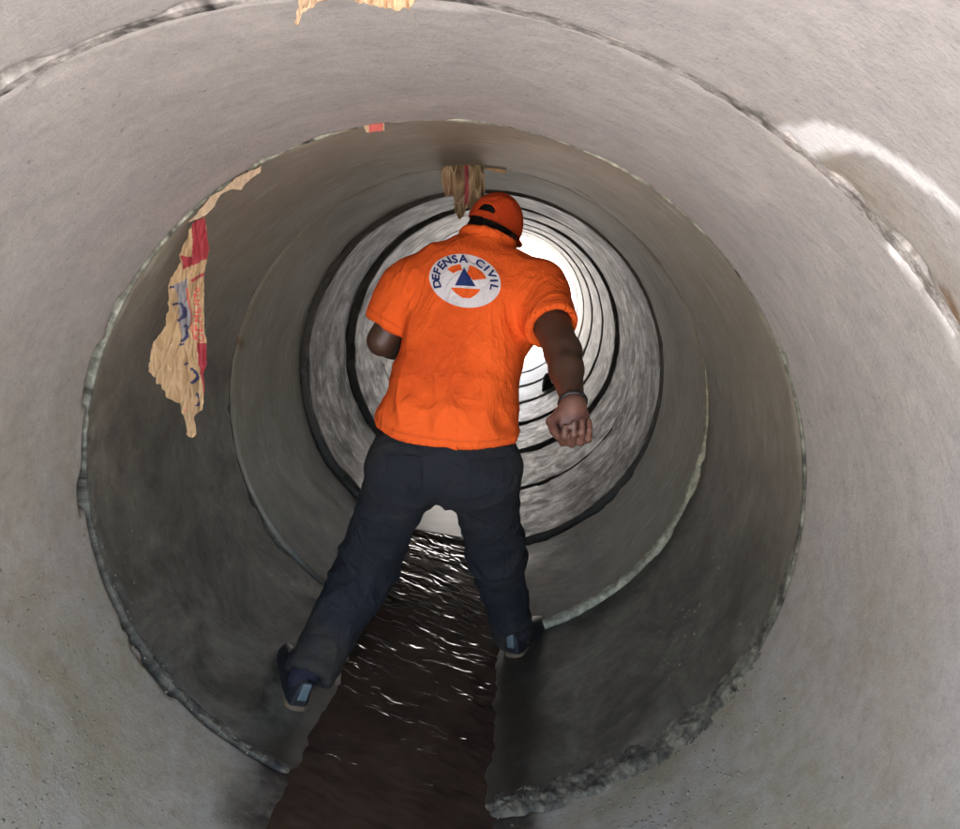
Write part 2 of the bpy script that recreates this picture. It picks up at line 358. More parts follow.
tag(mesh_obj('blocking_bank', vs, np.concatenate(fs), EARTH, smooth=False), kind='structure')

# ------------------------------------------------------------------ water
SPILL = JT[5]-.02
xs = np.linspace(-.34, .34, 171); ys = np.concatenate([np.linspace(-4, MOUTH, 60), np.linspace(MOUTH+.006, SPILL, 900)])
def wz(x, y):
    P = np.stack([x, y, 0*x], -1)
    lvl = -.753+.005*sstep(JT[4]-.2, JT[4]+.2, y)+.006*sstep(JT[5]-.10, JT[5]-.03, y)
    pool = sstep(JT[4]+.06, JT[4]-.10, y); run = 1-pool
    act = sstep(.9, 1.7, y); calm = sstep(.30, .19, np.abs(x))
    gust = .35+1.3*np.clip(fbm(P*np.array([5, 4, 1.])+40, 3)+.35, 0, 1)
    wx = x+.035*fbm(P*7+3, 3); wy = y+.035*fbm(P*7+13, 3)
    q = np.stack([(wx+.3*wy)*10, (wy+.28*wx)*19, 0*x], -1)
    h = pool*(.0005+.0050*act)*gust*(pn(q)+.5*pn(q*2.3+7)+.22*pn(q*4.9+3))
    q2 = np.stack([wx*15, (wy+.5*wx)*25, 0*x], -1)
    h = h+run*gust*(.0040*pn(q2)+.0022*pn(q2*2.3+4)+.0008*pn(q2*5+9)+.003*pn(P*np.array([9, 12, 1.])+11))
    return lvl+h*(.12+.88*calm)
wat = sheet('water', xs, ys, wz, None)
film = sheet('water', np.linspace(-.36, .36, 60), np.linspace(SPILL+.004, 14, 420),
             lambda x, y: -.741+.0006*pn(np.stack([x*9, y*8, 0*x], -1)), None)
g = G('thin_water'); kk = g.n('ShaderNodeTexCoord').outputs['Object']; nn = g.noise(kk, 9, 7, .65)
g.set('Base Color', g.mix(g.remap(nn, .35, .7), (.44, .42, .39), (.36, .34, .31))); g.set('Roughness', g.remap(nn, .3, .7, .28, .40)); g.set('IOR', 1.45)  # pale base: glare on the wet floor is partly put into the colour
g.bump(g.noise(kk, 60, 5, .65), .25, .004); film.data.materials.append(g.m); tag(film, kind='structure')
g = G('stream_water'); kk = g.n('ShaderNodeTexCoord').outputs['Object']; nn = g.noise(kk, 6, 5, .6)
g.set('Base Color', g.mix(g.remap(nn, .35, .7), (.034, .021, .014), (.056, .036, .023))); g.set('Roughness', .04); g.set('IOR', 1.33)
g.bump(g.noise(kk, 90, 4, .6), .10, .004); wat.data.materials.append(g.m); tag(wat, kind='structure')

# ------------------------------------------------------------------ grit on the invert
def lump(seed):
    bm = bmesh.new(); bmesh.ops.create_icosphere(bm, subdivisions=1, radius=1); rr = random.Random(seed)
    for v in bm.verts: v.co *= rr.uniform(.65, 1.15)
    V = np.array([v.co[:] for v in bm.verts]); Fc = np.array([[v.index for v in f.verts] for f in bm.faces]); bm.free(); return V, Fc
LUMPS = [lump(s) for s in range(5)]
vs, fs, b = [], [], 0
n = 0
while n < 9000:
    t = math.pi+rng.normal()*.95; y = rng.uniform(.9, JT[4]); a = abs(t-math.pi)
    if a > 1.35 or a < .24 or rng.random() < (a-.5): continue
    clus = pn(np.array([[math.sin(t)*4, y*4, 3.]]))[0]+.1
    if clus < rng.uniform(-.25, .55): continue
    s = .0010+.0042*rng.random()**3; V, Fc = LUMPS[n % 5]
    c = np.array([R*math.sin(t), y, R*math.cos(t)]); A = np.array([math.cos(t), 0, -math.sin(t)]); N = -c/np.array([R, 1, R]); N[1] = 0
    ph = rng.uniform(0, 6.28); c0, s0 = math.cos(ph), math.sin(ph)
    vs.append(c+N*s*.0+s*((V[:, :1]*c0-V[:, 1:2]*s0)*A+(V[:, :1]*s0+V[:, 1:2]*c0)*np.array([0, 1., 0])+V[:, 2:]*.7*N))
    fs.append(Fc+b); b += len(V); n += 1
tag(mesh_obj('grit', np.concatenate(vs), np.concatenate(fs), plain('grit', (.23, .205, .155), .85, 40, .85), smooth=True), 'small stones and crusts of grit on the pipe floor', 'grit', kind='stuff')

# dark stone at the far mouth
c = wallpt(551, 392); V, Fc = lump(11)
bm = bmesh.new(); bmesh.ops.create_icosphere(bm, subdivisions=4, radius=1)
V = np.array([v.co[:] for v in bm.verts]); Fc = np.array([[v.index for v in f.verts] for f in bm.faces]); bm.free()
V = V*(1+.35*fbm(V*1.3+4, 4))[:, None]*np.array([.075, .09, .115])
tag(mesh_obj('stone', V+c+np.array([-.02, 0, .075]), Fc, plain('stone', (.045, .03, .028), .8, 30, .5, .5, .01)), 'small dark stone on the glare-whitened pipe floor near the far mouth', 'stone')

# ------------------------------------------------------------------ torn paper
g = G('kraft_paper'); t = g.attr('tone', 'Color'); kk = g.n('ShaderNodeTexCoord').outputs['Object']
fz = g.noise(kk, 60, 6, .7); g.set('Base Color', g.mix(g.remap(fz, .45, .75, 0, .18), t, (.45, .33, .22), 'MULTIPLY')); g.set('Roughness', .75)
g.bump(fz, .15, .002)
PAPER = g.m
def inside(poly, x, y):
    r_ = np.zeros(x.shape, bool); n_ = len(poly)
    for i_ in range(n_):
        (x0, y0), (x1, y1) = poly[i_], poly[(i_+1) % n_]
        c_ = ((y0 > y) != (y1 > y)) & (x < (x1-x0)*(y-y0)/((y1-y0) or 1e-9)+x0); r_ ^= c_
    return r_
def scrap(name, poly, D, paint, step=.55, crease=.012, depth=None, label=None, thick=.0012, seed=0., freq=(.09, .04), octv=3):
    """a torn sheet whose outline is given in photograph pixels on the plane Y = D, creased out of that plane"""
    P = np.array(poly, float); x0, y0 = P.min(0); x1, y1 = P.max(0)
    gx = np.arange(x0, x1+step, step); gy = np.arange(y0, y1+step, step); X, Y = np.meshgrid(gx, gy, indexing='ij')
    jag = 1.4*fbm(np.stack([X*.12, Y*.12, 0*X+seed], -1), 4); ins = inside(poly, X+jag, Y+jag*.7)
    nv = len(gy); fc = gridfaces(len(gx), nv); keep = ins.reshape(-1)[fc].all(1); fc = fc[keep]
    cr = fbm(np.stack([X*freq[0], Y*freq[1]*.5, 0*X+seed+5], -1), octv); cr = np.abs(cr)*2-.5+.8*pn(np.stack([X*.03, Y*.012, 0*X+seed], -1))
    dd = crease*cr+(depth(X, Y) if depth else 0)
    W = M3@np.stack([(X-PW/2)/F, (PH/2-Y)/F, -np.ones_like(X)], 0).reshape(3, -1)
    V = (CAM[:, None]+W/W[1]*D).T
    V[:, 1] += dd.reshape(-1)
    colr = paint(X, Y).reshape(-1, 3)
    used = np.unique(fc); mp = -np.ones(len(V), int); mp[used] = np.arange(len(used))
    o = mesh_obj(name, V[used], mp[fc], PAPER, attrs={'tone': np.concatenate([colr[used], np.ones((len(used), 1))], 1)})
    so = o.modifiers.new('thickness', 'SOLIDIFY'); so.thickness = thick
    return tag(o, label, 'paper')
TAN, RED, GREY, NAVY, TANL = (.40, .27, .145), (.30, .026, .038), (.22, .21, .22), (.028, .03, .08), (.45, .33, .22)
FONT = {'C': ['01110', '10001', '10000', '10000', '10000', '10001', '01110'], 'E': ['11111', '10000', '10000', '11110', '10000', '10000', '11111'],
        'M': ['10001', '11011', '10101', '10101', '10001', '10001', '10001'], 'N': ['10001', '11001', '10101', '10011', '10001', '10001', '10001'],
        'T': ['11111', '00100', '00100', '00100', '00100', '00100', '00100'], 'O': ['01110', '10001', '10001', '10001', '10001', '10001', '01110']}
def bag_paint(X, Y):
    c = np.zeros(X.shape+(3,)); c[:] = TAN
    def put(mask, k): c[mask] = k
    lt = fbm(np.stack([X*.05, Y*.02, 0*X], -1), 3); c += (lt*.12)[..., None]*np.array([1, .8, .5])
    put(inside([(170, 285), (184, 278), (187, 320), (181, 345), (176, 330)], X, Y), GREY)
    put(inside([(188, 218), (206, 218), (206, 259), (178, 270), (176, 255), (190, 258)], X, Y), RED)
    put(inside([(186, 280), (206, 272), (206, 275), (187, 283)], X, Y), RED)
    put(inside([(194, 340), (206, 340), (206, 402), (203, 385), (194, 352)], X, Y) & (Y > 343), RED)
    put(inside([(182, 290), (185, 288), (193, 340), (191, 340)], X, Y), (.5, .12, .08))
    put(inside([(180, 412), (187, 408), (186, 428), (180, 430)], X, Y) & (lt > -.1), (.5, .12, .10))
    for cx, cy, rad, a0, a1, w in ((170, 312, 10, -60, 80, 1.6), (176, 334, 8, -70, 90, 1.6), (184, 378, 7.5, -80, 60, 1.4), (188, 402, 8, -60, 40, 1.2)):
        d = np.hypot(X-cx, Y-cy); an = np.degrees(np.arctan2(Y-cy, X-cx)); put((np.abs(d-rad) < w) & (an > a0) & (an < a1), NAVY)
    for x0, y0 in ((166, 288), (168, 305), (176, 346), (179, 366)):
        put((np.abs(X-x0-2) < 3) & (np.abs(Y-y0-.3*(x0-X)) < 1.1), NAVY)
    y_ = 341.
    for i_, ch in enumerate('CEMENTO'):
        s = 1.55-.12*i_
        for ry, row in enumerate(FONT[ch]):
            for rx, bit in enumerate(row):
                if bit == '1':
                    put((np.abs(Y-(y_-rx*s)) < s*.62) & (np.abs(X-(193.5+ry*s)) < s*.62), (.62, .50, .42) if y_ > 343 else (.5, .06, .06))
        y_ -= 6.6*s
    return c
ED = JT[3]
scrap('torn_paper', [(190, 221), (206, 216), (206, 300), (205, 398), (203, 410), (195, 413), (192, 418), (192, 436), (187, 441), (181, 437), (181, 424), (175, 410), (163, 397), (160, 388), (146, 372),
      (150, 352), (161, 325), (165, 300), (163, 287), (174, 262), (180, 240)], ED-.02, bag_paint, .5, .020,
      label='long torn bag paper with red and navy print hanging from the near seam', depth=lambda X, Y: .03*np.sin((X-150)/18.))
flat = lambda c_: (lambda X, Y: np.zeros(X.shape+(3,))+np.array(c_)*(1+.35*fbm(np.stack([X*.08, Y*.08, 0*X+c_[0]*9], -1), 3))[..., None])
scrap('paper_strip', [(188, 224), (200, 210), (212, 196), (222, 190), (236, 178), (250, 171), (263, 166), (262, 172), (248, 182), (243, 190), (232, 190), (222, 194), (216, 206), (206, 216)], ED-.02, flat(TANL), .5, .006, seed=3.,
      label='thin tan strip of paper wedged along the near seam above the printed paper')
scrap('paper_scrap', [(362, 124), (384, 121), (386, 131), (366, 133)], ED-.015, lambda X, Y: np.where((X > 369)[..., None] & (X < 383)[..., None], np.array((.5, .10, .08)), np.array(TANL)), .5, .003, seed=5.,
      label='tiny red scrap of paper caught in the crown of the near seam')
def brown(X, Y):
    v_ = fbm(np.stack([X*.07, Y*.04, 0*X+2], -1), 3); c_ = np.zeros(X.shape+(3,)); c_[:] = (.30, .21, .12)
    c_ += (v_*.22)[..., None]*np.array([1, .7, .5]); c_[(np.abs(X-467.5-(Y-163)*-.02) < 2.2) & (Y < 205)] = (.28, .05, .06); return np.clip(c_, .03, .8)
scrap('crumpled_paper', [(441, 158), (452, 158), (464, 157), (474, 158), (484, 158), (485, 176), (486, 198), (482, 210), (472, 212), (467, 208), (464, 217), (459, 220), (455, 212), (453, 196), (446, 197), (442, 185)], JT[4]-.04, brown, .4, .065, freq=(.10, .05), octv=2, seed=8.,
      label='crumpled brown paper hanging from the pipe crown above the orange cap')
scrap('paper_scrap', [(484, 164), (498, 163), (508, 167), (506, 174), (494, 172), (485, 170)], JT[4]-.02, flat((.30, .19, .09)), .4, .008, seed=12.,
      label='small ochre scrap of paper in the seam beside the crumpled brown paper')
scrap('paper_strip', [(322, -10), (345, 0), (360, 4), (378, 7), (398, 11), (412, 8), (417, 0), (420, -10)], JT[2]-.01, flat((.60, .42, .26)), .5, .012, seed=15.,
      label='pale tan paper folded out of the overhead seam')
scrap('paper_strip', [(300, -8), (328, -8), (326, 2), (312, 10), (304, 16), (299, 25), (293, 25), (297, 12), (300, 4)], JT[2]-.012, flat((.52, .38, .25)), .5, .012, seed=18.,
      label='curled tan paper end dangling from the overhead seam')

# ------------------------------------------------------------------ the person
class Field:
    """signed distance on a grid; shapes are merged in their own boxes; surface() is a surface-nets mesh"""
    def __init__(s, lo, hi, h):
        s.lo = np.array(lo, float); s.h = h; s.n = np.ceil((np.array(hi)-s.lo)/h).astype(int)+1
        s.v = np.full(s.n, .2, np.float32)
    def box(s, lo, hi):
        a = np.clip(np.floor((np.array(lo)-s.lo)/s.h).astype(int), 0, s.n-1); b = np.clip(np.ceil((np.array(hi)-s.lo)/s.h).astype(int)+1, 1, s.n)
        sl = tuple(slice(x, y) for x, y in zip(a, b))
        ax = [s.lo[i]+s.h*np.arange(a[i], b[i]) for i in range(3)]
        return sl, np.stack(np.meshgrid(*ax, indexing='ij'), -1).astype(np.float32)
    def add(s, fn, lo, hi, k=.02, sub=False):
        m = .03+k; sl, P = s.box(np.array(lo)-m, np.array(hi)+m); d = fn(P); v = s.v[sl]
        if sub: s.v[sl] = np.maximum(v, -d); return
        if k <= 0: s.v[sl] = np.minimum(v, d); return
        hh = np.clip(.5+.5*(v-d)/k, 0, 1); s.v[sl] = v*(1-hh)+d*hh-k*hh*(1-hh)
    def cone(s, a, b, ra, rb, k=.02, sub=False):
        a = np.array(a, float); b = np.array(b, float); m = max(ra, rb); ab = b-a; L = ab@ab+1e-12
        def fn(P):
            t = np.clip(((P-a)@ab)/L, 0, 1); return np.linalg.norm(P-a-t[..., None]*ab, axis=-1)-(ra+(rb-ra)*t)
        s.add(fn, np.minimum(a, b)-m, np.maximum(a, b)+m, k, sub)
    def ell(s, c, A, rad, k=.02, sub=False):
        c = np.array(c, float); A = np.array(A, float); rad = np.array(rad, float); m = rad.max()
        def fn(P):
            q = (P-c)@A.T; k0 = np.linalg.norm(q/rad, axis=-1); k1 = np.linalg.norm(q/rad**2, axis=-1)+1e-9; return k0*(k0-1)/k1
        s.add(fn, c-m, c+m, k, sub)
    def cut(s, p, nrm):
        """remove the side the normal points to"""
        sl, P = s.box(s.lo, s.lo+s.h*(s.n-1)); s.v = np.maximum(s.v, ((P-np.array(p))@np.array(nrm)).astype(np.float32))
    def surface(s):
        v = s.v; ng = v < 0; n = s.n; cs = [(i, j, k) for i in (0, 1) for j in (0, 1) for k in (0, 1)]
        cnt = sum(ng[i:n[0]-1+i, j:n[1]-1+j, k:n[2]-1+k].astype(np.int8) for i, j, k in cs)
        act = (cnt > 0) & (cnt < 8); I = np.argwhere(act); idx = -np.ones(act.shape, np.int64); idx[act] = np.arange(len(I))
        acc = np.zeros((len(I), 3)); num = np.zeros(len(I))
        for a in cs:
            for ax in range(3):
                if a[ax]: continue
                b = list(a); b[ax] = 1
                va = v[I[:, 0]+a[0], I[:, 1]+a[1], I[:, 2]+a[2]]; vb = v[I[:, 0]+b[0], I[:, 1]+b[1], I[:, 2]+b[2]]
                m = (va < 0) != (vb < 0); t = np.where(m, va/(va-vb+1e-12), 0)
                p = np.tile(np.array(a, float), (len(I), 1)); p[:, ax] += t; acc += p*m[:, None]; num += m
        V = s.lo+s.h*(I+acc/num[:, None]); Q = []
        for ax in range(3):
            o1, o2 = [(1, 2), (2, 0), (0, 1)][ax]
            sa = [slice(None)]*3; sb = [slice(None)]*3; sa[ax] = slice(0, n[ax]-1); sb[ax] = slice(1, n[ax])
            A_, B_ = ng[tuple(sa)], ng[tuple(sb)]; E_ = np.argwhere(A_ != B_)
            E_ = E_[(E_[:, o1] > 0) & (E_[:, o2] > 0) & (E_[:, o1] < n[o1]-1) & (E_[:, o2] < n[o2]-1)]
            fl = A_[tuple(E_.T)]
            def at(d1, d2):
                c_ = E_.copy(); c_[:, o1] -= d1; c_[:, o2] -= d2; return idx[tuple(c_.T)]
            q = np.stack([at(1, 1), at(0, 1), at(0, 0), at(1, 0)], -1); q[~fl] = q[~fl][:, ::-1]; Q.append(q)
        return V, np.concatenate(Q)
def normals(V, Q):
    n = np.cross(V[Q[:, 2]]-V[Q[:, 0]], V[Q[:, 3]]-V[Q[:, 1]]); N = np.zeros_like(V)
    for i_ in range(4): np.add.at(N, Q[:, i_], n)
    return N/(np.linalg.norm(N, axis=1)[:, None]+1e-12)
def relax(V, Q, it=2, a=.5):
    for _ in range(it):
        S_ = np.zeros_like(V); C_ = np.zeros(len(V))
        for i_ in range(4):
            for j_ in ((i_+1) % 4, (i_+3) % 4): np.add.at(S_, Q[:, i_], V[Q[:, j_]]); np.add.at(C_, Q[:, i_], 1)
        V = V*(1-a)+a*S_/C_[:, None]
    return V
def unit(v): v = np.array(v, float); return v/np.linalg.norm(v)

# joints, placed from the photograph and from ordinary body lengths
hipL, hipR = pt(403, 472, 1.985), pt(483, 474, 2.0)
pel = pt(443, 462, 2.0)
heelL, heelR = wallpt(294, 705), wallpt(516, 655)
ankL, ankR = pt(312, 668, heelL[1]+.05), pt(512, 632, heelR[1]+.05)
kneeL, kneeR = pt(366, 568, 2.14), pt(497, 556, 2.25)
neck = pt(488, 248, 2.19); chest = pt(468, 325, 2.12)
shL, shR = pt(411, 288, 2.13), pt(537, 290, 2.10)
elL, elR = pt(382, 341, 2.12), pt(563, 352, 1.88)
wrL, wrR = pt(409, 354, 2.36), pt(573, 404, 1.72)
S = unit(neck-pel); B = shR-shL; B = unit(B-S*(B@S)); K = np.cross(S, B); K = K if K[1] < 0 else -K     # up the spine, to his right, towards the camera
hem = pt(446, 443, 2.0)

head_c = pt(493, 231, 2.40)
hf = unit(np.array([.36, 1.0, -.26])); hu = np.array([.20, .12, 1.0]); hu = unit(hu-hf*(hu@hf)); hr = np.cross(hf, hu)
HA = np.array([hr, hf, hu])

# --- skin: one continuous body (also under the clothes)
body = Field([-.45, 1.45, -.82], [.55, 2.75, .82], .0055)
body.ell(head_c, HA, (.069, .088, .10), .01)
body.ell(head_c+hf*.035-hu*.07, HA, (.056, .062, .05), .03)                 # jaw
body.ell(head_c+hf*.092-hu*.012, HA, (.012, .018, .022), .015)              # nose
body.ell(head_c+hf*.075-hu*.055, HA, (.022, .014, .008), .01)               # mouth
for s_ in (-1, 1):
    body.ell(head_c+hr*s_*.074-hf*.01-hu*.015, HA, (.010, .018, .032), .006)  # ears
    body.ell(head_c+hf*.083+hr*s_*.03+hu*.008, HA, (.014, .008, .008), .008)
body.cone(head_c-hu*.05-hf*.02, neck-K*.02-S*.02, .053, .054, .02)
body.cone(neck, chest, .055, .09, .03); body.cone(chest, pel, .09, .075, .05)
for a, b, c_, d, e_ in ((shL, elL, wrL, -1, 0), (shR, elR, wrR, 1, 1)):
    body.cone(neck-S*.06, a-S*.01, .045, .050, .02); body.cone(a, b, .055, .044 if d > 0 else .040, .02); body.cone(b, b+(c_-b)*.35, .043 if d > 0 else .038, .040 if d > 0 else .036, .02); body.cone(b+(c_-b)*.35, c_, .039 if d > 0 else .036, .0265, .02)
for a, b, c_ in ((hipL, kneeL, ankL), (hipR, kneeR, ankR)):
    body.cone(pel, a, .065, .062, .03); body.cone(a, b, .065, .050, .02); body.cone(b, c_, .05, .035, .02)
def hand(w, d, n, side, curl):
    """w wrist, d along the hand, n out of the palm, side towards the thumb"""
    side = unit(side-d*(side@d)); side = unit(side-n*(side@n))
    A = np.array([side, d, n]); body.ell(w+d*.045, A, (.040, .052, .019), .015)
    body.cone(w, w+d*.03, .026, .026, .015)
    for i_, (off, L) in enumerate(((.028, .040), (.009, .045), (-.010, .042), (-.028, .034))):
        p = w+side*off+d*(.078+.004*(i_ in (1, 2))); an = .35
        rr = .0098
        for sgm, dl in enumerate((.9, .75, .6)):
            an += curl*(.55, .75, .6)[sgm]+.08*i_
            q = p+L*dl*(d*math.cos(an)+n*math.sin(an)); body.cone(p, q, rr, rr*.93, .004); p = q; rr *= .93
    p = w+side*.026+d*.02; q = p+side*.026+d*.026+n*.016; body.cone(p, q, .015, .013, .012); q2 = q+d*.026+n*.018-side*.004; body.cone(q, q2, .012, .0105, .005)
    body.cone(q2, q2+d*.018+n*.010-side*.010, .0105, .009, .004)
foreR = unit(wrR-elR)
hd = unit(pt(574, 462, 1.66)-wrR); hn = np.array([.05, -1., .1]); hn = unit(hn-hd*(hn@hd))
hand(wrR, hd, hn, np.array([-1., 0, 0]), 1.15)
hdl = unit(wrL-elL); hnl = np.array([0, .2, -1.]); hnl = unit(hnl-hdl*(hnl@hdl)); hand(wrL, hdl, hnl, np.array([0, 1., .3]), 1.0)
V, Q = body.surface(); V = relax(V, Q, 1, .4)
palm = np.exp(-(np.linalg.norm(V-(wrR+hd*.06), axis=1)/.075)**4)*sstep(-.2, .6, normals(V, Q)@hn)
g = G('skin'); kk = g.n('ShaderNodeTexCoord').outputs['Object']; f1 = g.noise(kk, 45, 5, .6); pm = g.attr('palm')
g.set('Base Color', g.mix(g.math('MULTIPLY', pm, g.remap(f1, .3, .65, .5, .95)), g.mix(g.remap(f1, .3, .7), (.080, .040, .026), (.058, .028, .018)), (.25, .105, .078)))
g.set('Roughness', .48); g.set('Subsurface Weight', .06); g.b.inputs['Subsurface Radius'].default_value = (.01, .004, .002); g.bump(g.noise(kk, 300, 3, .6), .15, .001)
o_body = mesh_obj('body', V, Q, g.m, attrs={'palm': palm})
# --- hair
hair = Field(head_c-.13, head_c+.13, .004)
hair.ell(head_c-hf*.003, HA, (.0725, .092, .104), 0)
hair.cut(head_c-hu*.075, -hu); hair.cut(head_c+hf*.035-hu*.01, unit(hf-hu*.3))
hair.ell(head_c+hf*.040-hu*.075, HA, (.060, .064, .048), .0)
V, Q = hair.surface(); nn = normals(V, Q); V = V+nn*(.003*fbm(V*90, 3))[:, None]
o_hair = mesh_obj('hair', V, Q, plain('hair', (.012, .010, .010), .7, 400, .6, .8, .003, .3))
# --- cap
cap = Field(head_c-np.array([.16, .14, .13]), head_c+np.array([.16, .26, .16]), .0035)
cc = head_c+hu*.016
cap.ell(cc, HA, (.083, .104, .102), 0)
cap.cut(cc-hu*.008, -hu)
cap.ell(cc, HA, (.077, .097, .096), 0, True)
def arch(P):
    q = (P-(cc-hf*.10+hu*.014))@HA.T
    d = np.maximum(np.hypot(q[..., 0]/1.0, np.maximum(q[..., 2], 0)*1.25)-.027, -q[..., 2]); return np.maximum(d, np.abs(q[..., 1])-.06)
cap.add(arch, cc-.14, cc+.14, 0, True)
def brim(P):
    q = (P-(cc+hf*.06-hu*.002))@HA.T; z = q[..., 2]+1.4*q[..., 0]**2+.8*q[..., 1]**2
    return np.maximum(np.maximum(np.hypot(q[..., 0], q[..., 1]*.72)-.074, np.abs(z)-.0045), -q[..., 1]-.0)
cap.add(brim, cc-.03-np.abs(hr)*.1, cc+hf*.18+.05, 0)
V, Q = cap.surface(); V = relax(V, Q, 2, .4)
def fabric(name, c, scale, rough=.85, amt=.25, sheen=.0, soil=None):
    g = G(name); kk = g.n('ShaderNodeTexCoord').outputs['Object']; a = g.noise(kk, 9, 6, .6); w = g.noise(kk, scale, 3, .7)
    co = g.mix(g.remap(a, .35, .7, 0, amt), c, tuple(x*.72 for x in c)); co = g.mix(g.remap(w, .3, .7, 0, .18), co, tuple(x*.5 for x in c))
    if soil: co = g.mix(g.math('MULTIPLY', g.attr('soil'), g.remap(g.noise(kk, 30, 6, .7), .3, .6, .4, 1.0), True), co, soil)
    g.set('Base Color', co); g.set('Roughness', rough); g.set('Specular IOR Level', .2); g.set('Sheen Weight', sheen)
    f1 = g.noise(g.vmul(kk, (1.0, 1.0, .55)), 7.5, 3, .5, 1.2); f2 = g.noise(kk, 19, 3, .55, .8)
    rd = g.math('ABSOLUTE', g.math('SUBTRACT', f1, .5)); rd2 = g.math('ABSOLUTE', g.math('SUBTRACT', f2, .5))
    hh = g.math('SUBTRACT', g.math('MULTIPLY', w, .05), g.math('ADD', g.math('MULTIPLY', g.math('MINIMUM', rd, .09), 6.0), g.math('MULTIPLY', g.math('MINIMUM', rd2, .07), 2.2)))
    g.bump(hh, .55, .010); return g.m
o_cap = mesh_obj('cap', V, Q, fabric('cap_cloth', (.72, .075, .016), 500))
V, Q = None, None
# --- shirt
sh = Field([-.45, 1.7, -.2], [.55, 2.55, .75], .0045)
L = (neck-hem)@S; cx = (hem-neck)                                            # torso as a lofted tube from the hem to the neck
prof = np.array([[-.06, .196, .142], [.0, .196, .142], [.10, .172, .130], [.20, .156, .126], [.32, .160, .128], [.42, .184, .125], [L-.05, .165, .105], [L, .080, .074], [L+.02, .062, .060]])
ctr = [(hem+(pel-hem)*-.0), chest, neck]
def torso(P):
    q = P-hem; t = q@S
    tc = (chest-hem)@S; oc = (chest-hem)-S*tc; on = (neck-hem)-S*((neck-hem)@S)
    f = np.clip(t/tc, 0, 1); f2 = np.clip((t-tc)/(L-tc), 0, 1); f = f*f*(3-2*f)*.4+f*.6
    cen = f[..., None]*oc*(1-f2[..., None])+f2[..., None]*on
    cen = cen+K*(.028*np.sin(np.clip(t/L, 0, 1)*math.pi))[..., None]
    q = q-t[..., None]*S-cen; a = np.interp(t, prof[:, 0], prof[:, 1]); b = np.interp(t, prof[:, 0], prof[:, 2])
    x = q@B/a; y = q@K/b; r_ = (np.abs(x)**2.35+np.abs(y)**2.35)**(1/2.35)
    d = (r_-1)*np.minimum(a, b)
    return np.maximum(np.maximum(d, t-L-.012), -t-.14)
sh.add(torso, hem-.35, neck+.3, 0)
for a, b in ((shL, elL), (shR, elR)):
    sg = -1 if a is shL else 1
    d = unit(b-a); e_ = a+d*(.165 if sg > 0 else .120)
    sh.cone(neck-S*.055-B*sg*-.03, a-B*sg*.012, .060, .060, .05)
    sh.cone(a, e_+d*.03, .064, .064, .045)
    sh.cone(neck-S*.16+B*sg*.10, a-S*.03, .10, .07, .05)
    def trim(P, e_=e_, d=d, a=a):
        q = P-a; t = q@d; rr = np.linalg.norm(q-t[..., None]*d, axis=-1); return np.maximum(np.maximum((np.linalg.norm(e_-a)-.0)-t, rr-.092), t-np.linalg.norm(e_-a)-.10)
    sh.add(trim, e_-.22, e_+.22, 0, True)
    sh.cone(e_-d*.03, e_+d*.05, .056, .0590, 0, True)                         # open sleeve end
hn_ = unit(np.cross(pt(520, 449, 2.0)-pt(371, 437, 2.0), np.array([.02, 1., .16]))); hn_ = hn_ if hn_[2] > 0 else -hn_
sh.cut(pt(446, 444, 1.88), -hn_)
# collar
nk = unit(head_c-hu*.05-neck)
def collar(P):
    q = P-(neck+S*.012); t = q@S; rr = np.linalg.norm((q-t[..., None]*S), axis=-1); return np.maximum(np.abs(rr-.074-.15*(t-.02))-.006, np.abs(t+.004)-.022)
sh.add(collar, neck-.12, neck+.12, .012)
V, Q = sh.surface(); V = relax(V, Q, 2, .4); N = normals(V, Q)
q = V-hem; t = q@S; x = q@B
# drape: pulls from the shoulder blades down to the hem, gathers at the armpits and low on the back
w1 = pn(np.stack([x*9+t*3.5, t*2.2-x*1.5, 0*x+1], -1)); w2 = 1-2*np.abs(pn(np.stack([x*5-t*6, t*9+x*8, 0*x+7], -1)))
w3 = 1-2*np.abs(pn(np.stack([x*16+t*4, t*5-x*4, 0*x+3], -1)))
cuff = np.maximum(sstep(.10, .15, (V-shL)@unit(elL-shL)), sstep(.10, .15, (V-shR)@unit(elR-shR)))
w4 = np.maximum(0, 1-2.2*np.abs(pn(np.stack([x*3.2-t*3.0+2, t*3.4+x*5.5, 0*x+4], -1))))**3+.7*np.maximum(0, 1-2.2*np.abs(pn(np.stack([x*6+t*4.5, t*3-x*4, 0*x+14], -1))))**3
w8 = np.maximum(0, 1-2.6*np.abs(pn(np.stack([x*7-t*9, t*8+x*9, 0*x+24], -1))))**2
low = sstep(.34, .05, t); arm = np.maximum(np.exp(-(np.linalg.norm(V-(shL-S*.10), axis=1)/.12)**2), np.exp(-(np.linalg.norm(V-(shR-S*.10), axis=1)/.12)**2))
V = V+N*(.016*w1+.012*low*w2*sstep(-.03, .05, t)+.012*arm*w3*(1-.8*cuff)+.003*w3+(.011*w4+.004*w8)*(.25+.75*low)*sstep(-.01, .05, t))[:, None]
hemt = (V-pt(446, 444, 1.88))@hn_
stitch = np.exp(-((hemt-.020)/.0028)**2)                                   # stitched hem and cuffs
for a, b, Ls in ((shL, elL, .120), (shR, elR, .165)):
    ta = (V-a)@unit(b-a); stitch = np.maximum(stitch, np.exp(-((ta-Ls+.016)/.0028)**2)*(np.linalg.norm(V-a-ta[:, None]*unit(b-a), axis=1) < .1))
sweat = .45*sstep(.05, .45, fbm(np.stack([x*6, t*3.5, 0*x+5], -1), 4)+.35*np.exp(-(x/.10)**2)*sstep(.5, .2, np.abs(t-.25)*2)-.15)
SHIRT = fabric('shirt_cloth', (.86, .120, .018), 420, .85, .15, .0, (.42, .040, .008))
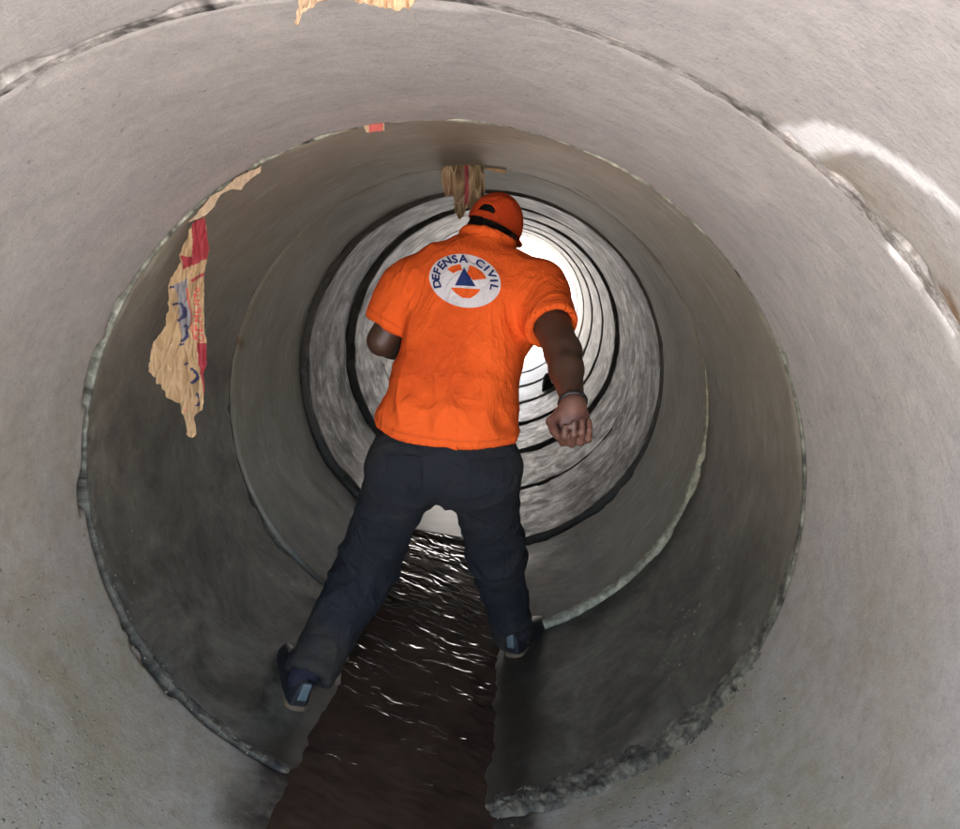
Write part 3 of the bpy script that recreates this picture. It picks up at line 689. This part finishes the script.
o_shirt = mesh_obj('shirt', V, Q, SHIRT, attrs={'soil': np.clip(np.maximum(sweat, .5*stitch), 0, 1)})
bvh = BVHTree.FromPolygons([Vector(v) for v in V], [tuple(int(i_) for i_ in f) for f in Q])
# --- emblem on the back of the shirt: white ring with lettering, orange disc, blue triangle
ec = pt(465, 281, 1.9); ed = unit(ec-CAM); er = unit(pt(500, 285, 1.9)-pt(430, 281, 1.9)); eu = unit(pt(463, 255, 1.9)-pt(467, 307, 1.9))
def stick(P2, lift):
    """lay flat emblem points (metres across and up) on the cloth"""
    out = []
    for u_, v_ in P2:
        p = ec+er*u_+eu*v_; dr = unit(p-CAM)
        h_ = bvh.ray_cast(Vector(p-dr*.6), Vector(dr), 1.5)
        loc = np.array(h_[0]) if h_[0] is not None else p
        out.append(loc-dr*lift)
    return np.array(out)
ev, ef, em = [], [], []
RX, RY = .0885, .0655
def addpoly(P2, F2, lift, mi):
    b_ = sum(len(v_) for v_ in ev); ev.append(stick(P2, lift)); ef.extend([tuple(i_+b_ for i_ in f) for f in F2]); em.extend([mi]*len(F2))
def ringmesh(r0_, r1_, nr, na=72):
    P2 = [((r0_+(r1_-r0_)*i_/nr)*RX*math.cos(2*math.pi*j_/na), (r0_+(r1_-r0_)*i_/nr)*RY*math.sin(2*math.pi*j_/na)) for i_ in range(nr+1) for j_ in range(na)]
    return P2, [(i_*na+j_, i_*na+(j_+1) % na, (i_+1)*na+(j_+1) % na, (i_+1)*na+j_) for i_ in range(nr) for j_ in range(na)]
addpoly(*ringmesh(.02, 1.0, 12), .0018, 0)
def patch(f, n_=12):
    """grid patch from a function of (s, t) in 0..1"""
    P2 = [f(i_/n_, j_/n_) for i_ in range(n_+1) for j_ in range(n_+1)]
    return P2, [(i_*(n_+1)+j_, (i_+1)*(n_+1)+j_, (i_+1)*(n_+1)+j_+1, i_*(n_+1)+j_+1) for i_ in range(n_) for j_ in range(n_)]
def seg(a0, a1, r0_, r1_):
    return lambda s_, t_: ((r0_+(r1_-r0_)*s_)*RX*math.cos(a0+(a1-a0)*t_), (r0_+(r1_-r0_)*s_)*RY*math.sin(a0+(a1-a0)*t_))
addpoly(*patch(lambda s_, t_: ((t_-.5)*2*.036*(1-.75*s_**1.6), -.018-.024*s_), 10), .0030, 1)              # lower orange field
addpoly(*patch(seg(math.radians(12), math.radians(75), .22, .62), 10), .0030, 1)                            # upper right orange field
addpoly(*patch(seg(math.radians(98), math.radians(140), .40, .62), 8), .0030, 1)
addpoly(*patch(lambda s_, t_: ((t_-.5)*2*.026*(1-s_), -.012+.045*s_), 10), .0042, 2)                        # blue triangle
txt = 'DEFENSA CIVIL'
for i_, ch in enumerate(txt):
    if ch == ' ': continue
    cu = bpy.data.curves.new('glyph', 'FONT'); cu.body = ch; cu.size = .026; cu.offset = .0009; cu.align_x = 'CENTER'; cu.align_y = 'CENTER'; cu.resolution_u = 3
    to = bpy.data.objects.new('glyph', cu); col.objects.link(to); dg = bpy.context.evaluated_depsgraph_get(); tm = bpy.data.meshes.new_from_object(to.evaluated_get(dg))
    an = math.radians(192-204*i_/(len(txt)-1)); ca_, sa_ = math.cos(an-math.pi/2), math.sin(an-math.pi/2)
    P2 = [(.81*RX*math.cos(an)+(v_.co.x*1.15*ca_-v_.co.y*sa_), .81*RY*math.sin(an)+(v_.co.x*1.15*sa_+v_.co.y*ca_)) for v_ in tm.vertices]
    addpoly(P2, [tuple(p_.vertices) for p_ in tm.polygons], .0040, 2)
    bpy.data.objects.remove(to); bpy.data.curves.remove(cu); bpy.data.meshes.remove(tm)
me = bpy.data.meshes.new('emblem'); me.from_pydata([tuple(v_) for v_ in np.concatenate(ev)], [], ef)
for m_ in (fabric('emblem_white', (.72, .70, .74), 420, .8, .12), SHIRT, fabric('emblem_blue', (.020, .035, .15), 420, .8, .1)): me.materials.append(m_)
me.polygons.foreach_set('material_index', em); me.update()
o_emb = bpy.data.objects.new('emblem', me); col.objects.link(o_emb)
# --- trousers
tr = Field([-.55, 1.6, -.82], [.45, 2.6, .12], .006)
BA = np.array([B, K, S])
tr.ell(pel+S*.025, BA, (.180, .116, .125), 0)
for a, sg in ((hipL, -1), (hipR, 1)):
    tr.ell(a+K*.022+S*.02-B*sg*.005, BA, (.092, .092, .10), .03)
for a, b, c_, rk, rb in ((hipL, kneeL, ankL, .080, .060), (hipR, kneeR, ankR, .077, .056)):
    d = unit(c_-b); tr.cone(a, b, .090, rk, .055); tr.cone(b, c_+d*.05, rk, rb, .03)
    def trim(P, c_=c_, d=d):
        q = P-c_; t = q@d; return np.maximum(np.linalg.norm(q-t[..., None]*d, axis=-1)-.12, .018-t)
    tr.add(trim, c_-.14, c_+.14, 0, True)
    tr.cone(c_-d*.012, c_+d*.05, rb-.012, rb-.010, 0, True)
tr.cut(hem+S*.05, S)
V, Q = tr.surface(); V = relax(V, Q, 2, .4); N = normals(V, Q)
def along(a, b): d = unit(b-a); return (V-a)@d
kn = np.maximum(np.exp(-(np.linalg.norm(V-kneeL, axis=1)/.15)**2), np.exp(-(np.linalg.norm(V-kneeR, axis=1)/.15)**2))
an_ = np.maximum(np.exp(-(np.linalg.norm(V-ankL, axis=1)/.14)**2), np.exp(-(np.linalg.norm(V-ankR, axis=1)/.14)**2))
w1 = 1-2*np.abs(pn(V@np.array([[6, 0, 5.], [0, 6, 3], [-3, 2, 12.]]).T+2)); w2 = pn(V*np.array([8, 8, 4.])+9); w3 = 1-2*np.abs(pn(V*np.array([9, 9, 26.])+5))
cr_ = np.exp(-(np.linalg.norm(V-(hipL+hipR)/2+S*.03, axis=1)/.16)**2)
w6 = np.maximum(0, 1-2.4*np.abs(pn(V@np.array([[7, 0, 9.], [0, 5, 0], [-6, 2, 7.]]).T+6)))**2
w7 = np.maximum(0, 1-2.4*np.abs(pn(V@np.array([[7, 0, -9.], [0, 5, 0], [6, 2, 7.]]).T+26)))**2
V = V+N*(.009*w1*(.3+kn)+.008*w2+.011*an_*w3+.010*(w6+w7)*(.25+kn+cr_))[:, None]
hemd = np.minimum(np.linalg.norm(V-ankL, axis=1), np.linalg.norm(V-ankR, axis=1))
soil = np.clip(sstep(.20, .03, hemd+.10*fbm(V*14, 4))+.35*sstep(.1, .5, fbm(V*np.array([7, 7, 5.])+3, 4)), 0, 1)
o_tr = mesh_obj('trousers', V, Q, fabric('trouser_cloth', (.019, .022, .027), 380, .9, .5, .0, (.040, .034, .026)), attrs={'soil': soil})
TV, TQ = V, Q
tb = BVHTree.FromPolygons([Vector(v) for v in TV], [tuple(int(i_) for i_ in f) for f in TQ])
pockets = []
PK = fabric('pocket_cloth', (.016, .019, .024), 380, .9, .5)
for cxp, cyp, sl in ((404, 474, .06), (487, 478, -.05)):
    n_ = 14; pv = []
    for i_ in range(n_+1):
        for j_ in range(n_+1):
            u_, v_ = i_/n_*2-1, j_/n_*2-1
            px_ = cxp+19*u_; py_ = cyp+20*v_+sl*19*u_+(4*(1-abs(u_)) if v_ > .6 else 0)*(v_-.6)/.4
            p = pt(px_, py_, 1.5); dr = unit(p-CAM); h_ = tb.ray_cast(Vector(p), Vector(dr), 2.0)
            edge = max(abs(u_), abs(v_)); lift = .0012 if edge > .97 else .0045
            pv.append((np.array(h_[0]) if h_[0] is not None else p+dr*.5)-dr*lift)
    pf = [(i_*(n_+1)+j_, (i_+1)*(n_+1)+j_, (i_+1)*(n_+1)+j_+1, i_*(n_+1)+j_+1) for i_ in range(n_) for j_ in range(n_)]
    pockets.append(mesh_obj('pocket', np.array(pv), np.array(pf), PK))
# --- shoes
BLACK = plain('shoe_black', (.012, .012, .014), .6, 80, .4, .3); SOLE = plain('shoe_sole', (.13, .09, .05), .8, 60, .4, .3); TAB = plain('heel_tab', (.10, .13, .135), .6, 60, .3, .2)
SOCK = fabric('sock', (.02, .02, .03), 500)
shoes = []
for heel, ank, fw in ((heelL, ankL, np.array([-.42, .9, .10])), (heelR, ankR, np.array([.40, .92, .05]))):
    up = -np.array([heel[0], 0, heel[2]]); up = unit(unit(up)+np.array([0, 0, .7])); f_ = unit(fw-up*(fw@up)); r_ = np.cross(f_, up); A = np.array([r_, f_, up])
    base = heel+up*.012
    s = Field(heel-.36, heel+.36, .005)
    def upper(P):
        q = (P-base)@A.T; y = q[..., 1]; w = np.interp(y, [-.03, 0, .07, .15, .20, .235], [.024, .033, .038, .043, .033, .012]); hgt = np.interp(y, [-.03, 0, .06, .11, .18, .235], [.078, .09, .084, .058, .042, .02])
        d = np.sqrt(np.maximum(0, np.abs(q[..., 0])/w)**2.6+np.maximum(0, q[..., 2]/hgt)**2.6)-1
        return np.maximum(np.maximum(d*.035, -q[..., 2]), np.maximum(-y-.03, y-.237))
    s.add(upper, heel-.34, heel+.34, 0)
    V, Q = s.surface(); V = relax(V, Q, 3, .5); o1 = mesh_obj('shoe', V, Q, BLACK)
    s = Field(heel-.36, heel+.36, .005)
    def sole(P):
        q = (P-base)@A.T; y = q[..., 1]; w = np.interp(y, [-.04, -.02, .07, .15, .21, .245], [.012, .035, .039, .045, .036, .01]); return np.maximum(np.maximum(np.abs(q[..., 0])-w, np.abs(q[..., 2]-.000)-.011), np.maximum(-y-.036, y-.243))
    s.add(sole, heel-.34, heel+.34, 0); V, Q = s.surface(); V = relax(V, Q, 2, .4); o2 = mesh_obj('sole', V, Q, SOLE, o1)
    s = Field(heel-.2, heel+.2, .004)
    def tabf(P):
        q = np.abs((P-(base-f_*.034+up*.060))@A.T)-np.array([.010, .004, .024]); return np.linalg.norm(np.maximum(q, 0), axis=-1)+np.minimum(q.max(-1), 0)-.003
    s.add(tabf, base-.1, base+.15, 0); V, Q = s.surface(); o3 = mesh_obj('heel_tab', V, Q, TAB, o1)
    s = Field(ank-.2, ank+.2, .005); s.cone(ank+unit(ank-base)*.03, base+up*.06+f_*.02, .042, .04, 0); V, Q = s.surface(); o4 = mesh_obj('sock', V, Q, SOCK)
    shoes += [o1, o4]
# --- bracelet
s = Field(wrR-.08, wrR+.08, .003); fa = unit(wrR-elR)
def band(P):
    q = P-(wrR-fa*.006); t = q@fa; return np.hypot(np.linalg.norm(q-t[..., None]*fa, axis=-1)-.030, t)-.0055
s.add(band, wrR-.05, wrR+.05, 0); V, Q = s.surface(); o_br = mesh_obj('bracelet', V, Q, plain('bracelet', (.012, .010, .010), .5))
person = empty('person', ((heelL[0]+heelR[0])/2, (heelL[1]+heelR[1])/2, -.78))
adopt(person, [o_body, o_hair, o_cap, o_shirt, o_tr, o_br]+shoes)
o_emb.parent = o_shirt
for p_ in pockets: p_.parent = o_tr
o_emb['label'] = 'round white emblem with blue triangle and lettering'
tag(person, 'person in orange cap and shirt and dark trousers striding away over the stream', 'person')
